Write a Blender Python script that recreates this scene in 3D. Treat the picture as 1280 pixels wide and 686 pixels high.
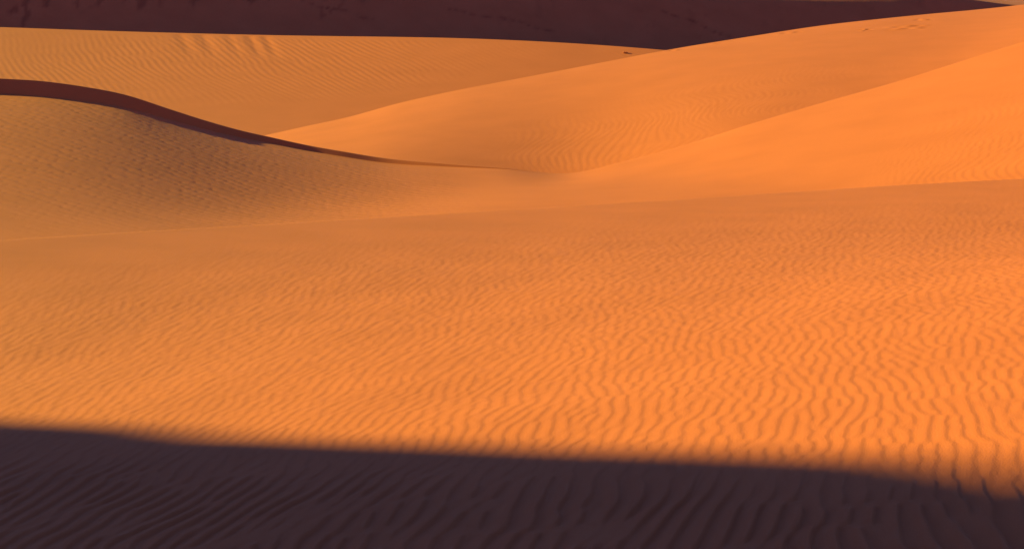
import bpy, math, random
import numpy as np

# ------------------------------------------------------------------ scene, camera, sky, sun
for o in list(bpy.data.objects):
    bpy.data.objects.remove(o)
S = bpy.context.scene
S.render.engine = 'CYCLES'
S.render.resolution_x, S.render.resolution_y = 1024, 548
COL = S.collection
R = math.radians

EYE = 4.0            # eye height over the sand datum (m)
PITCH = -5.5         # camera looks slightly down
HFOV = 26.0
F = 640 / math.tan(R(HFOV / 2))        # focal length in photo pixels (1280 wide)
cam_d = bpy.data.cameras.new('camera'); cam = bpy.data.objects.new('camera', cam_d); COL.objects.link(cam)
cam.location = (0, 0, EYE); cam.rotation_euler = (R(90 + PITCH), 0, 0)
cam_d.sensor_width = 36; cam_d.angle = R(HFOV); cam_d.clip_start = 0.1; cam_d.clip_end = 20000
S.camera = cam

SUN_EL = 18.0
SUN_BACK = -20.0     # sun stands to the left; negative = beyond the camera's shoulder line
sh = np.array([-math.cos(R(SUN_BACK)), -math.sin(R(SUN_BACK))])
TO_SUN = np.array([sh[0] * math.cos(R(SUN_EL)), sh[1] * math.cos(R(SUN_EL)), math.sin(R(SUN_EL))])
sd = bpy.data.lights.new('sun', 'SUN'); sun = bpy.data.objects.new('sun', sd); COL.objects.link(sun)
sd.energy = 5.0; sd.angle = R(0.65); sd.color = (1.0, 0.98, 0.15)
from mathutils import Vector
sun.rotation_euler = Vector(TO_SUN).to_track_quat('Z', 'Y').to_euler()
sun.location = (-40, -10, 60)

W = bpy.data.worlds.new('World'); S.world = W; W.use_nodes = True
wn = W.node_tree; bg = wn.nodes['Background']
sky = wn.nodes.new('ShaderNodeTexSky'); sky.sky_type = 'NISHITA'; sky.sun_disc = False
sky.sun_elevation = R(SUN_EL); sky.sun_rotation = math.atan2(TO_SUN[0], TO_SUN[1]) % (2 * math.pi)
sky.air_density = 0.5; sky.dust_density = 0.1; sky.ozone_density = 3.0; sky.altitude = 900
wn.links.new(sky.outputs[0], bg.inputs[0]); bg.inputs[1].default_value = 0.05
S.view_settings.view_transform = 'Standard'; S.view_settings.look = 'None'
S.view_settings.gamma = 1; S.view_settings.exposure = 2.80

# ------------------------------------------------------------------ helpers
def sstep(a, b, x):
    t = np.clip((x - a) / (b - a), 0, 1)
    return t * t * (3 - 2 * t)

def softplus(x, s):
    return s * np.logaddexp(0, x / s)

def sight(px, row):
    """ground direction of a photo pixel: returns x/y and (z-EYE)/y"""
    cx = (np.asarray(px, float) - 640) / F; cy = (343 - np.asarray(row, float)) / F
    cp, sp = math.cos(R(PITCH)), math.sin(R(PITCH))
    dy = cp - cy * sp; dz = sp + cy * cp
    return cx / dy, dz / dy

def spline(xs, ys, q):
    """smooth monotone-ish cubic (Catmull-Rom tangents), linear outside"""
    xs = np.asarray(xs, float); ys = np.asarray(ys, float); q = np.asarray(q, float)
    d = np.diff(ys) / np.diff(xs)
    m = np.empty_like(ys); m[0] = d[0]; m[-1] = d[-1]
    m[1:-1] = (d[:-1] * np.diff(xs)[1:] + d[1:] * np.diff(xs)[:-1]) / (xs[2:] - xs[:-2])
    i = np.clip(np.searchsorted(xs, q) - 1, 0, len(xs) - 2)
    h = xs[i + 1] - xs[i]; t = (q - xs[i]) / h; tc = np.clip(t, 0, 1)
    v = ((2*tc**3 - 3*tc**2 + 1) * ys[i] + (tc**3 - 2*tc**2 + tc) * h * m[i]
         + (-2*tc**3 + 3*tc**2) * ys[i+1] + (tc**3 - tc**2) * h * m[i+1])
    v = np.where(q < xs[0], ys[0] + (q - xs[0]) * m[0], v)
    return np.where(q > xs[-1], ys[-1] + (q - xs[-1]) * m[-1], v)

def crest(points):
    """points: (photo px, photo row, distance) -> functions of u = x/y giving crest distance and height"""
    p = np.array(points, float)
    u, t = sight(p[:, 0], p[:, 1])
    z = EYE + t * p[:, 2]
    return (lambda q: spline(u, p[:, 2], q)), (lambda q: EYE + spline(u, t, q) * spline(u, p[:, 2], q))

def waves(x, y, seed, lam, ang, spread=0.12, mag=0.12, n=64, warp=0.0, warp_len=6.0, asym=0.72):
    """wind ripples: phase of a narrow band of random plane waves (true forks and endings), skewed profile.
    ang = heading of the wave vector (degrees from +x). returns height 0..1 and local strength"""
    r = np.random.RandomState(seed)
    if warp:
        dx = np.zeros_like(x); dy = np.zeros_like(x)
        for _ in range(5):
            a = r.rand() * 2 * math.pi; k = 2 * math.pi / (warp_len * (0.7 + 0.9 * r.rand())); p = r.rand() * 6.28
            dx += np.sin(k * (np.cos(a) * x + np.sin(a) * y) + p)
            a = r.rand() * 2 * math.pi; p = r.rand() * 6.28
            dy += np.sin(k * (np.cos(a) * x + np.sin(a) * y) + p)
        x = x + warp * dx; y = y + warp * dy
    re = np.zeros(x.shape, np.float64); im = np.zeros(x.shape, np.float64)
    k0 = 2 * math.pi / lam
    for _ in range(n):
        a = R(ang) + r.randn() * spread; k = k0 * (1 + r.randn() * mag); p = r.rand() * 6.28318
        ph = k * (math.cos(a) * x + math.sin(a) * y) + p
        re += np.cos(ph); im += np.sin(ph)
    amp = np.hypot(re, im) / math.sqrt(n)
    f = (np.arctan2(im, re) / (2 * math.pi)) % 1.0
    up = 0.5 - 0.5 * np.cos(math.pi * np.clip(f / asym, 0, 1))
    dn = 0.5 + 0.5 * np.cos(math.pi * np.clip((f - asym) / (1 - asym), 0, 1))
    hgt = np.where(f < asym, up, dn)
    return (hgt - 0.5) * sstep(0.05, 0.7, amp), amp

def vnoise(x, y, seed, scale, oct=3):
    """smooth random field, about -1..1"""
    r = np.random.RandomState(seed); v = np.zeros_like(x); a = 1.0; tot = 0
    for o in range(oct):
        s = np.zeros_like(x)
        for _ in range(7):
            t = r.rand() * 6.283; k = 2 * math.pi / (scale / 2 ** o) * (0.6 + 0.8 * r.rand())
            s += np.sin(k * (math.cos(t) * x + math.sin(t) * y) + r.rand() * 6.283)
        v += a * s / 2.6; tot += a; a *= 0.5
    return v / tot

def cols(lo, hi, n, far=0.62, m=26):
    """columns: dense where the camera looks, coarser towards the sides"""
    d = np.linspace(lo, hi, n)
    st = (hi - lo) / n
    def side(span):
        g = np.cumsum(np.geomspace(st * 1.5, st * 60, m)); return g / g[-1] * span
    L = lo - side(max(far + lo, .05))[::-1]; Rr = hi + side(max(far - hi, .05))
    return np.concatenate([L, d, Rr])

def fan(us, ys):
    """us: columns x/y, ys: rows (n) or (rows, cols)"""
    U = np.broadcast_to(us[None, :], (len(ys), len(us)))
    Y = ys if ys.ndim == 2 else np.broadcast_to(ys[:, None], U.shape)
    return U * Y, np.array(Y)

def sheet(name, X, Y, Z, mat, label=None, grain=None):
    n, m = X.shape
    co = np.empty((n * m, 3), np.float32); co[:, 0] = X.ravel(); co[:, 1] = Y.ravel(); co[:, 2] = Z.ravel()
    a = (np.arange(n - 1)[:, None] * m + np.arange(m - 1)[None, :]).ravel()
    q = np.stack([a, a + 1, a + m + 1, a + m], 1).astype(np.int32)
    me = bpy.data.meshes.new(name)
    me.vertices.add(n * m); me.vertices.foreach_set('co', co.ravel())
    me.loops.add(q.size); me.loops.foreach_set('vertex_index', q.ravel())
    me.polygons.add(len(q)); me.polygons.foreach_set('loop_start', np.arange(0, q.size, 4, dtype=np.int32))
    me.polygons.foreach_set('use_smooth', np.ones(len(q), bool))
    me.update(calc_edges=True)
    if grain is not None:
        at = me.attributes.new('disturbed', 'FLOAT', 'POINT'); at.data.foreach_set('value', grain.astype(np.float32).ravel())
    me.materials.append(mat)
    o = bpy.data.objects.new(name, me); COL.objects.link(o)
    o['kind'] = 'structure'
    if label: o['label'] = label
    return o

# ------------------------------------------------------------------ sand
def sand(name, base, var=0.10, bump=0.25, gscale=55.0):
    m = bpy.data.materials.new(name); m.use_nodes = True; t = m.node_tree; N = t.nodes; L = t.links
    b = N['Principled BSDF']; b.inputs['Roughness'].default_value = 0.95
    b.inputs['Specular IOR Level'].default_value = 0.05
    b.inputs['Diffuse Roughness'].default_value = 0.6
    tc = N.new('ShaderNodeTexCoord')
    n1 = N.new('ShaderNodeTexNoise'); n1.inputs['Scale'].default_value = 0.35; n1.inputs['Detail'].default_value = 5
    n2 = N.new('ShaderNodeTexNoise'); n2.inputs['Scale'].default_value = gscale; n2.inputs['Detail'].default_value = 4
    L.new(tc.outputs['Object'], n1.inputs['Vector']); L.new(tc.outputs['Object'], n2.inputs['Vector'])
    add = N.new('ShaderNodeMath'); add.operation = 'MULTIPLY_ADD'
    L.new(n2.outputs['Fac'], add.inputs[0]); add.inputs[1].default_value = 0.7; L.new(n1.outputs['Fac'], add.inputs[2])
    mr = N.new('ShaderNodeMapRange'); mr.inputs['From Min'].default_value = 0.45; mr.inputs['From Max'].default_value = 1.25
    L.new(add.outputs[0], mr.inputs['Value'])
    mix = N.new('ShaderNodeMix'); mix.data_type = 'RGBA'
    mix.inputs['A'].default_value = (base[0] * (1 - var), base[1] * (1 - var * 1.3), base[2] * (1 - var * 1.5), 1)
    mix.inputs['B'].default_value = (min(base[0] * (1 + var), .9), base[1] * (1 + var * 1.2), base[2] * (1 + var * 1.4), 1)
    L.new(mr.outputs[0], mix.inputs['Factor'])
    at = N.new('ShaderNodeAttribute'); at.attribute_name = 'disturbed'
    mx2 = N.new('ShaderNodeMix'); mx2.data_type = 'RGBA'
    mx2.inputs['B'].default_value = (base[0] * .45, base[1] * .36, base[2] * .42, 1)
    L.new(at.outputs['Fac'], mx2.inputs['Factor']); L.new(mix.outputs['Result'], mx2.inputs['A'])
    L.new(mx2.outputs['Result'], b.inputs['Base Color'])
    bp = N.new('ShaderNodeBump'); bp.inputs['Strength'].default_value = bump; bp.inputs['Distance'].default_value = 0.02
    L.new(n2.outputs['Fac'], bp.inputs['Height']); L.new(bp.outputs['Normal'], b.inputs['Normal'])
    return m

BASE = (0.25, 0.0550, 0.0230)
M_near = sand('sand_near', BASE, 0.11, 0.30, 60.0)
M_mid = sand('sand_mid', BASE, 0.09, 0.25, 16.0)
M_far = sand('sand_far', BASE, 0.06, 0.15, 9.0)
M_shade_tone = sand('sand_shade_tone', (0.205, 0.054, 0.029), 0.10, 0.3, 5.0)     # the back slope's greyer, less red shade is put into its base colour

# ------------------------------------------------------------------ A: the near dune sheet
yc, zc = crest([(-300, 318, 47), (0, 300, 49), (181, 289, 52), (430, 274.5, 57), (665, 260, 62), (860, 248, 66), (992, 239.5, 69), (1143, 230.2, 72), (1280, 223, 75), (1600, 205, 82)])
def dune_a(x, y):
    u = x / y
    Yc = yc(u); Zc = zc(u)
    def near(xx, yy):
        z0 = spline([8, 14, 18, 25, 34, 48, 66, 90], [1.12, .88, .71, .38, .02, -.26, -.32, -.40], yy)
        c = 0.120 - 0.105 * sstep(22, 55, yy)
        return z0 + c * xx
    t = np.clip(y / Yc, 0, 1)
    z = near(x, np.minimum(y, Yc)) + (Zc - near(u * Yc, Yc)) * np.clip((t - .25) / .75, 0, 1) ** 2
    b = np.maximum(y - Yc, 0)
    return z - 0.30 * b - 0.0 * b, b
us = cols(-0.275, 0.29, 1060)
ys = np.concatenate([np.geomspace(3, 11.5, 40)[:-1], np.geomspace(11.5, 62, 560)[:-1], np.linspace(62, 81, 70), np.geomspace(81.5, 115, 14)])
X, Y = fan(us, ys)
Z, B = dune_a(X, Y)
onface = 1 - sstep(0, 1.0, B)
XI = X * (20.0 / Y) ** 0.35                                       # ripple crests fan out slightly down the slope
h1, a1 = waves(XI, Y, 3, 0.142, -5.5, spread=0.095, mag=0.09, warp=0.02, warp_len=4.5, asym=0.66)
h3, a3 = waves(XI, Y, 14, 0.185, -6.5, spread=0.075, mag=0.11, warp=0.03, warp_len=5, asym=0.76)
h2, a2 = waves(XI, Y, 8, 0.30, -8, spread=0.45, mag=0.22, n=40, asym=0.74)
farw = sstep(19, 30, Y)
crestfade = 1 - 0.96 * sstep(0.70, 0.99, np.clip(Y / yc(X / Y), 0, 1))
shelter = sstep(-0.3, 1.7, -((X + 5.5) * 0.72 + (Y - 24) * 0.695))       # the hollow that lies in shade has taller ripples
Z = Z + onface * crestfade * ((0.0038 - 0.0010 * farw) * h1 * (1 - shelter) + 0.026 * shelter * h3 + (0.0014 + 0.0026 * farw) * h2) + 0.02 * vnoise(X, Y, 5, 7.0, 2) * onface * crestfade
sheet('sand_dune', X, Y, Z, M_near, 'broad rippled orange dune filling the foreground, its near part in dark shadow')

# ------------------------------------------------------------------ B: middle dune, left ridge with slip face, saddle, right slope
ycb, zcb = crest([(-400, 82, 106), (-150, 92, 99.5), (0, 98.4, 100), (49, 101.4, 100.2), (102, 108.3, 100.4), (153, 118, 100.6), (214, 137.5, 100.8), (253, 150, 100.8), (301, 163.5, 100.8), (334, 171, 100.7),
                  (382, 181.5, 100.6), (430, 190, 100.3), (476, 197.5, 100), (552, 204.6, 99.2), (627, 210, 98.5), (715, 217, 98), (779, 203, 98.8), (860, 181, 100),
                  (935, 157, 101), (1029, 129, 103), (1124, 102, 105), (1219, 72, 107.5), (1280, 53, 109), (1500, -12, 114), (1800, -80, 120)])
def gsm(fn, u, w):
    """fn(u) averaged over +-w in u"""
    k = np.linspace(-2.2, 2.2, 15); g = np.exp(-k * k / 2); g /= g.sum()
    return sum(gi * fn(u + ki * w) for gi, ki in zip(g, k))
def dune_b(x, y):
    u = x / y; Yc = ycb(u); Zc = zcb(u)
    px = 640 + u * F
    def base(xx, yy):
        xa = spline([55, 75, 98, 120], [-15, -9.5, 2.0, 8], yy)          # the hollow's axis drifts left as it nears the camera
        za = spline([55, 75, 98, 120], [-1.95, -1.75, -1.15, -0.9], yy)
        zl = za + 0.098 * softplus(xa - xx, 2.2) + 0.60 * np.tanh(softplus(xx - xa, 2.2) / 7.0)
        zr = -0.97 + 0.185 * (xx - 2.6) + 0.09 * (yy - 98)
        return 0.22 * np.logaddexp(zl / 0.22, zr / 0.22)
    t = np.clip(y / Yc, 0, 1)
    d = np.maximum(Yc - y, 0)                       # distance in front of the crest line
    drop = 0.40 * (1 - sstep(30, 400, px)) + 0.20 * (1 - sstep(420, 715, px))
    bodyz = Zc - drop
    def diff(q):
        p = 640 + q * F; Y0 = ycb(q)
        return zcb(q) - (0.40 * (1 - sstep(30, 400, p)) + 0.20 * (1 - sstep(420, 715, p))) - base(q * Y0, Y0)
    u1 = u[-1]; raw = diff(u1); sm = gsm(diff, u1, 0.030)
    z = base(x, np.minimum(y, Yc)) + sm * np.clip((t - .35) / .65, 0, 1) ** 1.35 + (raw - sm) * np.exp(-(d / 5.0) ** 1.5)
    slip = drop * (1 - np.clip(d / np.maximum(drop * 1.5, 1e-3), 0, 1))
    z = z + slip
    b = np.maximum(y - Yc, 0)
    return z - 0.16 * b * sstep(0, 3, b), b, d, px
us = cols(-0.265, 0.27, 720)
fr = np.concatenate([np.linspace(0.42, 0.62, 50)[:-1], np.linspace(0.62, 0.97, 240)[:-1], np.linspace(0.97, 1.0, 90), 1 + np.geomspace(.002, .28, 22)])
Yr = ycb(us)[None, :] * fr[:, None]
X, Y = fan(us, Yr)
Z, B, D, PX = dune_b(X, Y)
left = 1 - sstep(420, 720, PX)
g1, _ = waves(X, Y, 21, 0.58, 46, spread=0.10, mag=0.2, asym=0.7)
g2, _ = waves(X, Y, 22, 0.45, 8, spread=0.35, mag=0.25, asym=0.72)
pit = sstep(.25, .5, -g1) * sstep(.25, .5, -g2)
g3, _ = waves(X, Y, 23, 0.26, -22, spread=0.16, mag=0.12, warp=0.3, warp_len=9)
away = sstep(0.8, 2.2, D)
onf = 1 - sstep(0, 2.0, B)
rz = left * away * (0.0125 * g1 + 0.003 * g2 - 0.009 * pit) * (1 - 0.85 * sstep(16, 40, D))
rz = rz + (1 - left) * sstep(900, 1250, PX) * 0.0065 * g3 * sstep(8, 22, D)
Z = Z + rz * onf
sheet('sand_dune', X, Y, Z, M_mid, 'middle dune with a dark slip face along its left ridge and a bright slope rising right')

# ------------------------------------------------------------------ C: long bright dune rising to the right
ycc, zcc = crest([(0, 235, 128), (200, 198, 129), (334, 169, 130), (381, 158.5, 131), (430, 148, 132), (500, 129, 134), (560, 115.5, 135.5), (627, 102.5, 137.5), (703, 88, 140), (779, 73.3, 142.3), (828, 64, 143.8),
                  (860, 58.3, 145), (893, 53, 146.1), (942, 45.2, 147.8), (1029, 32, 151), (1100, 24, 153), (1162, 17.8, 155.3), (1220, 12.5, 157.5), (1280, 6, 160), (1500, -30, 168), (1800, -70, 176)])
def dune_c(x, y):
    u = x / y; Yc = ycc(u); Zc = zcc(u); px = 640 + u * F
    def foot(q):
        Y0 = 104.0 + 0 * q; Z0 = EYE + (zcb(q) - EYE) / ycb(q) * Y0 - 0.35 - 2.4 * sstep(850, 1230, 640 + q * F); Z1 = zcc(q)
        return Z1 - softplus(Z1 - Z0 - 1.2, 0.6) - 1.2
    u1 = u[-1]; Yf = 104.0 + 0 * u; Zf = (gsm(foot, u1, 0.022) - 0.25)
    t = (np.minimum(y, Yc) - Yf) / (Yc - Yf)
    z = np.where(t >= 0, Zf + (Zc - Zf) * (1.12 * np.clip(t, 0, 1) - 0.12 * np.clip(t, 0, 1) ** 3), Zf - 0.35 * (Yf - y))
    b = np.maximum(y - Yc, 0)
    return z - 0.08 * b * sstep(0, 2, b), b, np.maximum(Yc - y, 0), px
us = cols(-0.15, 0.265, 520)
fr = np.concatenate([np.linspace(0.68, 0.99, 230)[:-1], np.linspace(0.99, 1.0, 22), 1 + np.geomspace(.002, .2, 16)])
X, Y = fan(us, ycc(us)[None, :] * fr[:, None])
Z, B, D, PX = dune_c(X, Y)
c1, _ = waves(X, Y, 31, 0.36, -3, spread=0.10, mag=0.14, warp=0.3, warp_len=9)
lowpart = sstep(14, 27, D)
dist = np.zeros_like(X)
def dent(px, row_y, wpx, wy, depth, seed):
    """a patch of trampled sand: centre column px, distance row_y, sizes"""
    global Z, dist
    u0 = (px - 640) / F
    g = np.exp(-(((X / Y - u0) * F / wpx) ** 4 + ((Y - row_y) / wy) ** 4))
    Z = Z + depth * g * vnoise(X, Y, seed, 0.9, 2)
Z = Z + (1 - sstep(0, 2, B)) * lowpart * 0.008 * c1 * sstep(560, 700, PX) * (1 - .6 * sstep(900, 1150, PX))
for a in [(1132, 145.5, 27, 1.8, .045, 41), (1078, 145.5, 9, 1.0, .045, 42), (893, 144.8, 6, .7, .035, 43), (842, 143.4, 7, .6, .035, 44), (1150, 151, 12, 1.0, .03, 45), (985, 147.5, 20, .8, .03, 46)]:
    dent(*a)
sheet('sand_dune', X, Y, Z, M_mid, 'long smooth bright orange dune rising to the upper right, behind the middle dune')

# ------------------------------------------------------------------ D: rippled far ridge on the left
ycd, zcd = crest([(-400, 24, 190), (0, 34.3, 186), (120, 38.5, 184), (240, 42, 181.5), (350, 44.5, 179), (430, 45.7, 177.2), (500, 46.6, 175.6), (570, 48, 174), (650, 51, 172), (740, 56, 170), (820, 62, 168), (900, 69, 167), (1280, 110, 160)])
def dune_d(x, y):
    u = x / y; Yc = ycd(u); Zc = zcd(u); px = 640 + u * F
    Yf = 126.0; Zf = -1.0 - 0.02 * softplus(x + 20, 6)
    t = (np.minimum(y, Yc) - Yf) / (Yc - Yf)
    tc = np.clip(t, 0, 1)
    z = np.where(t >= 0, Zf + (Zc - Zf) * tc ** 1.4, Zf - 0.3 * (Yf - y))
    b = np.maximum(y - Yc, 0)
    return z - 0.06 * b * sstep(0, 2, b), b, np.maximum(Yc - y, 0), px
us = cols(-0.265, 0.14, 600)
fr = np.concatenate([np.linspace(0.62, 0.99, 290)[:-1], np.linspace(0.99, 1.0, 22), 1 + np.geomspace(.002, .12, 14)])
X, Y = fan(us, ycd(us)[None, :] * fr[:, None])
Z, B, D, PX = dune_d(X, Y)
bend = 0.5 * np.sin(D / 17.0 + PX / 260.0)
d1, _ = waves(X + bend, Y, 51, 0.54, 19, spread=0.045, mag=0.07, warp=0.10, warp_len=20, asym=0.6)
upper = sstep(0.6, 3.0, D) * (1 - sstep(26, 36, D + (PX - 250) * 0.05 + 2 * np.sin(PX / 90)))
patch = 0.55 + 0.45 * vnoise(X * .6, Y * .25, 57, 14, 1)
Z = Z + upper * 0.032 * d1 * np.clip(patch, .25, 1.2)
# slumps below the crest
for i, (px, w, dep) in enumerate([(226, 7, .04), (254, 8, .05), (286, 5, .03), (312, 6, .05), (332, 6, .045)]):
    pc = px + D * 1.6
    Z = Z - dep * np.exp(-((PX - pc) / w) ** 2) * sstep(0.1, 1.0, D) * (1 - sstep(5, 12, D))
sheet('sand_dune', X, Y, Z, M_far, 'far ridge on the left with close wind ripples and small slumps under its crest')

# ------------------------------------------------------------------ E: huge shaded slope closing the view
yce, zce = crest([(-500, -100, 210), (0, -90, 226), (400, -66, 238), (600, -36, 244), (760, -12, 249), (850, -5, 252), (950, -2, 255), (1040, -1, 258), (1100, -3, 260), (1140, -6, 261.5), (1170, -5, 262.5), (1200, -2, 264), (1255, 5, 266), (1300, 9, 267), (1700, 14, 282)])
def dune_e(x, y):
    u = x / y; Yc = yce(u); Zc = zce(u); px = 640 + u * F
    d = np.maximum(Yc - y, 0)
    z = np.maximum(Zc - 0.64 * (np.sqrt(d * d + 1.0) - 1.0), 4.6 - 0.3 * np.maximum(d - 24, 0))
    b = np.maximum(y - Yc, 0)
    return z + 0.06 * b, b, d, px
us = cols(-0.245, 0.245, 360)
ysf = np.concatenate([-np.geomspace(60, .3, 150), [0], np.geomspace(.3, 120, 40)])
X, Y = fan(us, yce(us)[None, :] + ysf[:, None])
Z, B, D, PX = dune_e(X, Y)
clump = sstep(.25, .75, vnoise(X, Y, 61, 7.0, 2)) * sstep(.05, .6, vnoise(X, Y * .6, 62, 1.7, 2))
clump = clump * (1 - .75 * sstep(400, 520, PX))
trail = np.zeros_like(X)
for (p0, r0, p1, r1, s) in [(380, 2, 470, 24, 1), (630, 24, 700, 41, 2), (820, 10, 915, 48, 3), (560, 12, 640, 26, 4)]:
    t = np.clip((PX - p0) / (p1 - p0), 0, 1)
    row = r0 + (r1 - r0) * t + 1.5 * np.sin(PX / 9.0 + s)
    rr = 343 - F * (np.tan(np.arctan((Z - EYE) / Y) - R(PITCH)))
    inside = ((PX > p0) & (PX < p1)).astype(float)
    trail = np.maximum(trail, inside * np.exp(-((rr - row) / 1.6) ** 2) * (0.5 + 0.5 * np.sin(PX / 2.1 + 3 * np.sin(PX / 13.0))))
g = np.clip(0.75 * clump + 0.8 * trail, 0, 1)
Z = Z - 0.06 * g
sheet('sand_dune', X, Y, Z, M_shade_tone, 'tall slope in deep purple brown shade behind all the lit dunes', g * 0.75)

# ------------------------------------------------------------------ the dune left of the camera whose shadow lies across the foreground
edge_px = [(-700, 505), (-300, 514), (0, 521), (118, 526), (237, 538), (330, 548), (430, 550), (640, 554), (860, 554), (960, 556), (1043, 561), (1151, 570), (1280, 584), (1500, 620), (1750, 660)]
pts = []
for px in np.arange(-50, 1451, 25.0):
    u, tt = sight(px, spline([p[0] for p in edge_px], [p[1] for p in edge_px], px))
    yy = np.linspace(6, 60, 6000); zz = dune_a(u * yy, yy)[0]
    k = np.argmax((EYE + tt * yy) < zz); pts.append((u * yy[k], yy[k], zz[k]))
pts = np.array(pts)
DIST = 72.0
lt = -sh / np.linalg.norm(sh)                                     # the way the light travels, on plan
ca = math.atan2(lt[1], lt[0]) - R(60)                             # the crest runs at 60 degrees across it, towards the camera
cd = np.array([math.cos(ca), math.sin(ca)]); cn = np.array([-cd[1], cd[0]])     # cn points to the scene
P0 = pts[28, :2] - DIST * lt
# highest crest line whose flanks never rise above a sun ray that lands on the shadow's edge
ray = np.linspace(8, 170, 5000)
Sx = np.linspace(-60, 70, 520); Hc = np.full(Sx.shape, 1e3)
for p in pts:
    x = p[0] + TO_SUN[0] * ray - P0[0]; y = p[1] + TO_SUN[1] * ray - P0[1]; z = p[2] + TO_SUN[2] * ray
    ss = x * cd[0] + y * cd[1]; qq = x * cn[0] + y * cn[1]
    need = z + np.where(qq > 0, 0.70, 0.28) * np.abs(qq)
    ix = np.round((ss - Sx[0]) / (Sx[1] - Sx[0])).astype(int); ok = (ix >= 0) & (ix < len(Sx))
    np.minimum.at(Hc, ix[ok], need[ok])
top = float(np.interp(6.0, Sx, Hc))
Hc = np.where(Hc > 500, np.nan, Hc); good = ~np.isnan(Hc); Hc = np.interp(Sx, Sx[good], Hc[good])
Hc = top + 3.5 - np.logaddexp(0, (top + 3.5 - Hc) / 0.3) * 0.3
SN = -5.6                                                        # north of this the crest runs down to the desert floor
Hc = np.where(Sx < SN, np.interp(SN, Sx, Hc) - 0.62 * (SN - Sx), Hc)
Hc = Hc - 0.25 * np.maximum(Sx - 45, 0)
q = np.concatenate([-np.geomspace(60, .15, 60), [0], np.geomspace(.15, 40, 60)])
SS, QQ = np.meshgrid(Sx, q)
PXY = P0 + QQ[..., None] * cn + SS[..., None] * cd
prof = np.where(QQ > 0, 0.70 * np.abs(QQ), 0.28 * np.abs(QQ))
ZZ = np.maximum(Hc[None, :] - prof, -4) + 0.05 * vnoise(PXY[..., 0], PXY[..., 1], 71, 9, 2) * sstep(0, 4, np.abs(QQ))
sheet('sand_dune', PXY[..., 0], PXY[..., 1], ZZ, M_mid, 'tall dune left of the view that throws its shadow over the foreground')

# ------------------------------------------------------------------ desert floor out to the horizon
g = np.concatenate([-np.geomspace(6000, 30, 30), [0], np.geomspace(30, 6000, 30)])
GX, GY = np.meshgrid(g, g)
GZ = -3.4 + 1.2 * vnoise(GX, GY, 81, 700, 2) * sstep(350, 900, np.hypot(GX, GY))
sheet('desert_floor', GX, GY, GZ, M_far)

# ------------------------------------------------------------------ small lump of caked sand on the far ridge
import bmesh
def lump(name, loc, size, seed, label):
    rnd = random.Random(seed); bm = bmesh.new()
    bmesh.ops.create_icosphere(bm, subdivisions=3, radius=1.0)
    for v in bm.verts:
        k = 1 + 0.22 * math.sin(3.1 * v.co.x + seed) * math.sin(2.7 * v.co.y + 1) + 0.14 * math.sin(6 * v.co.z + 4 * v.co.x) + rnd.uniform(-.06, .06)
        v.co = Vector((v.co.x * size[0] * k, v.co.y * size[1] * k, (v.co.z * .9 + .35) * size[2] * k))
    me = bpy.data.meshes.new(name); bm.to_mesh(me); bm.free(); me.materials.append(M_far)
    o = bpy.data.objects.new(name, me); COL.objects.link(o); o.location = loc
    o['label'] = label; o['category'] = 'sand clod'
    return o
u0 = (781 - 640) / F; y0 = float(ycd(u0)) - 2.2
z0 = float(dune_d(np.array([u0 * y0]), np.array([y0]))[0][0])
lump('sand_clod', (u0 * y0, y0, z0), (.20, .26, .09), 2, 'small pale clod of sand with a dark side, alone on the far ridge crest')
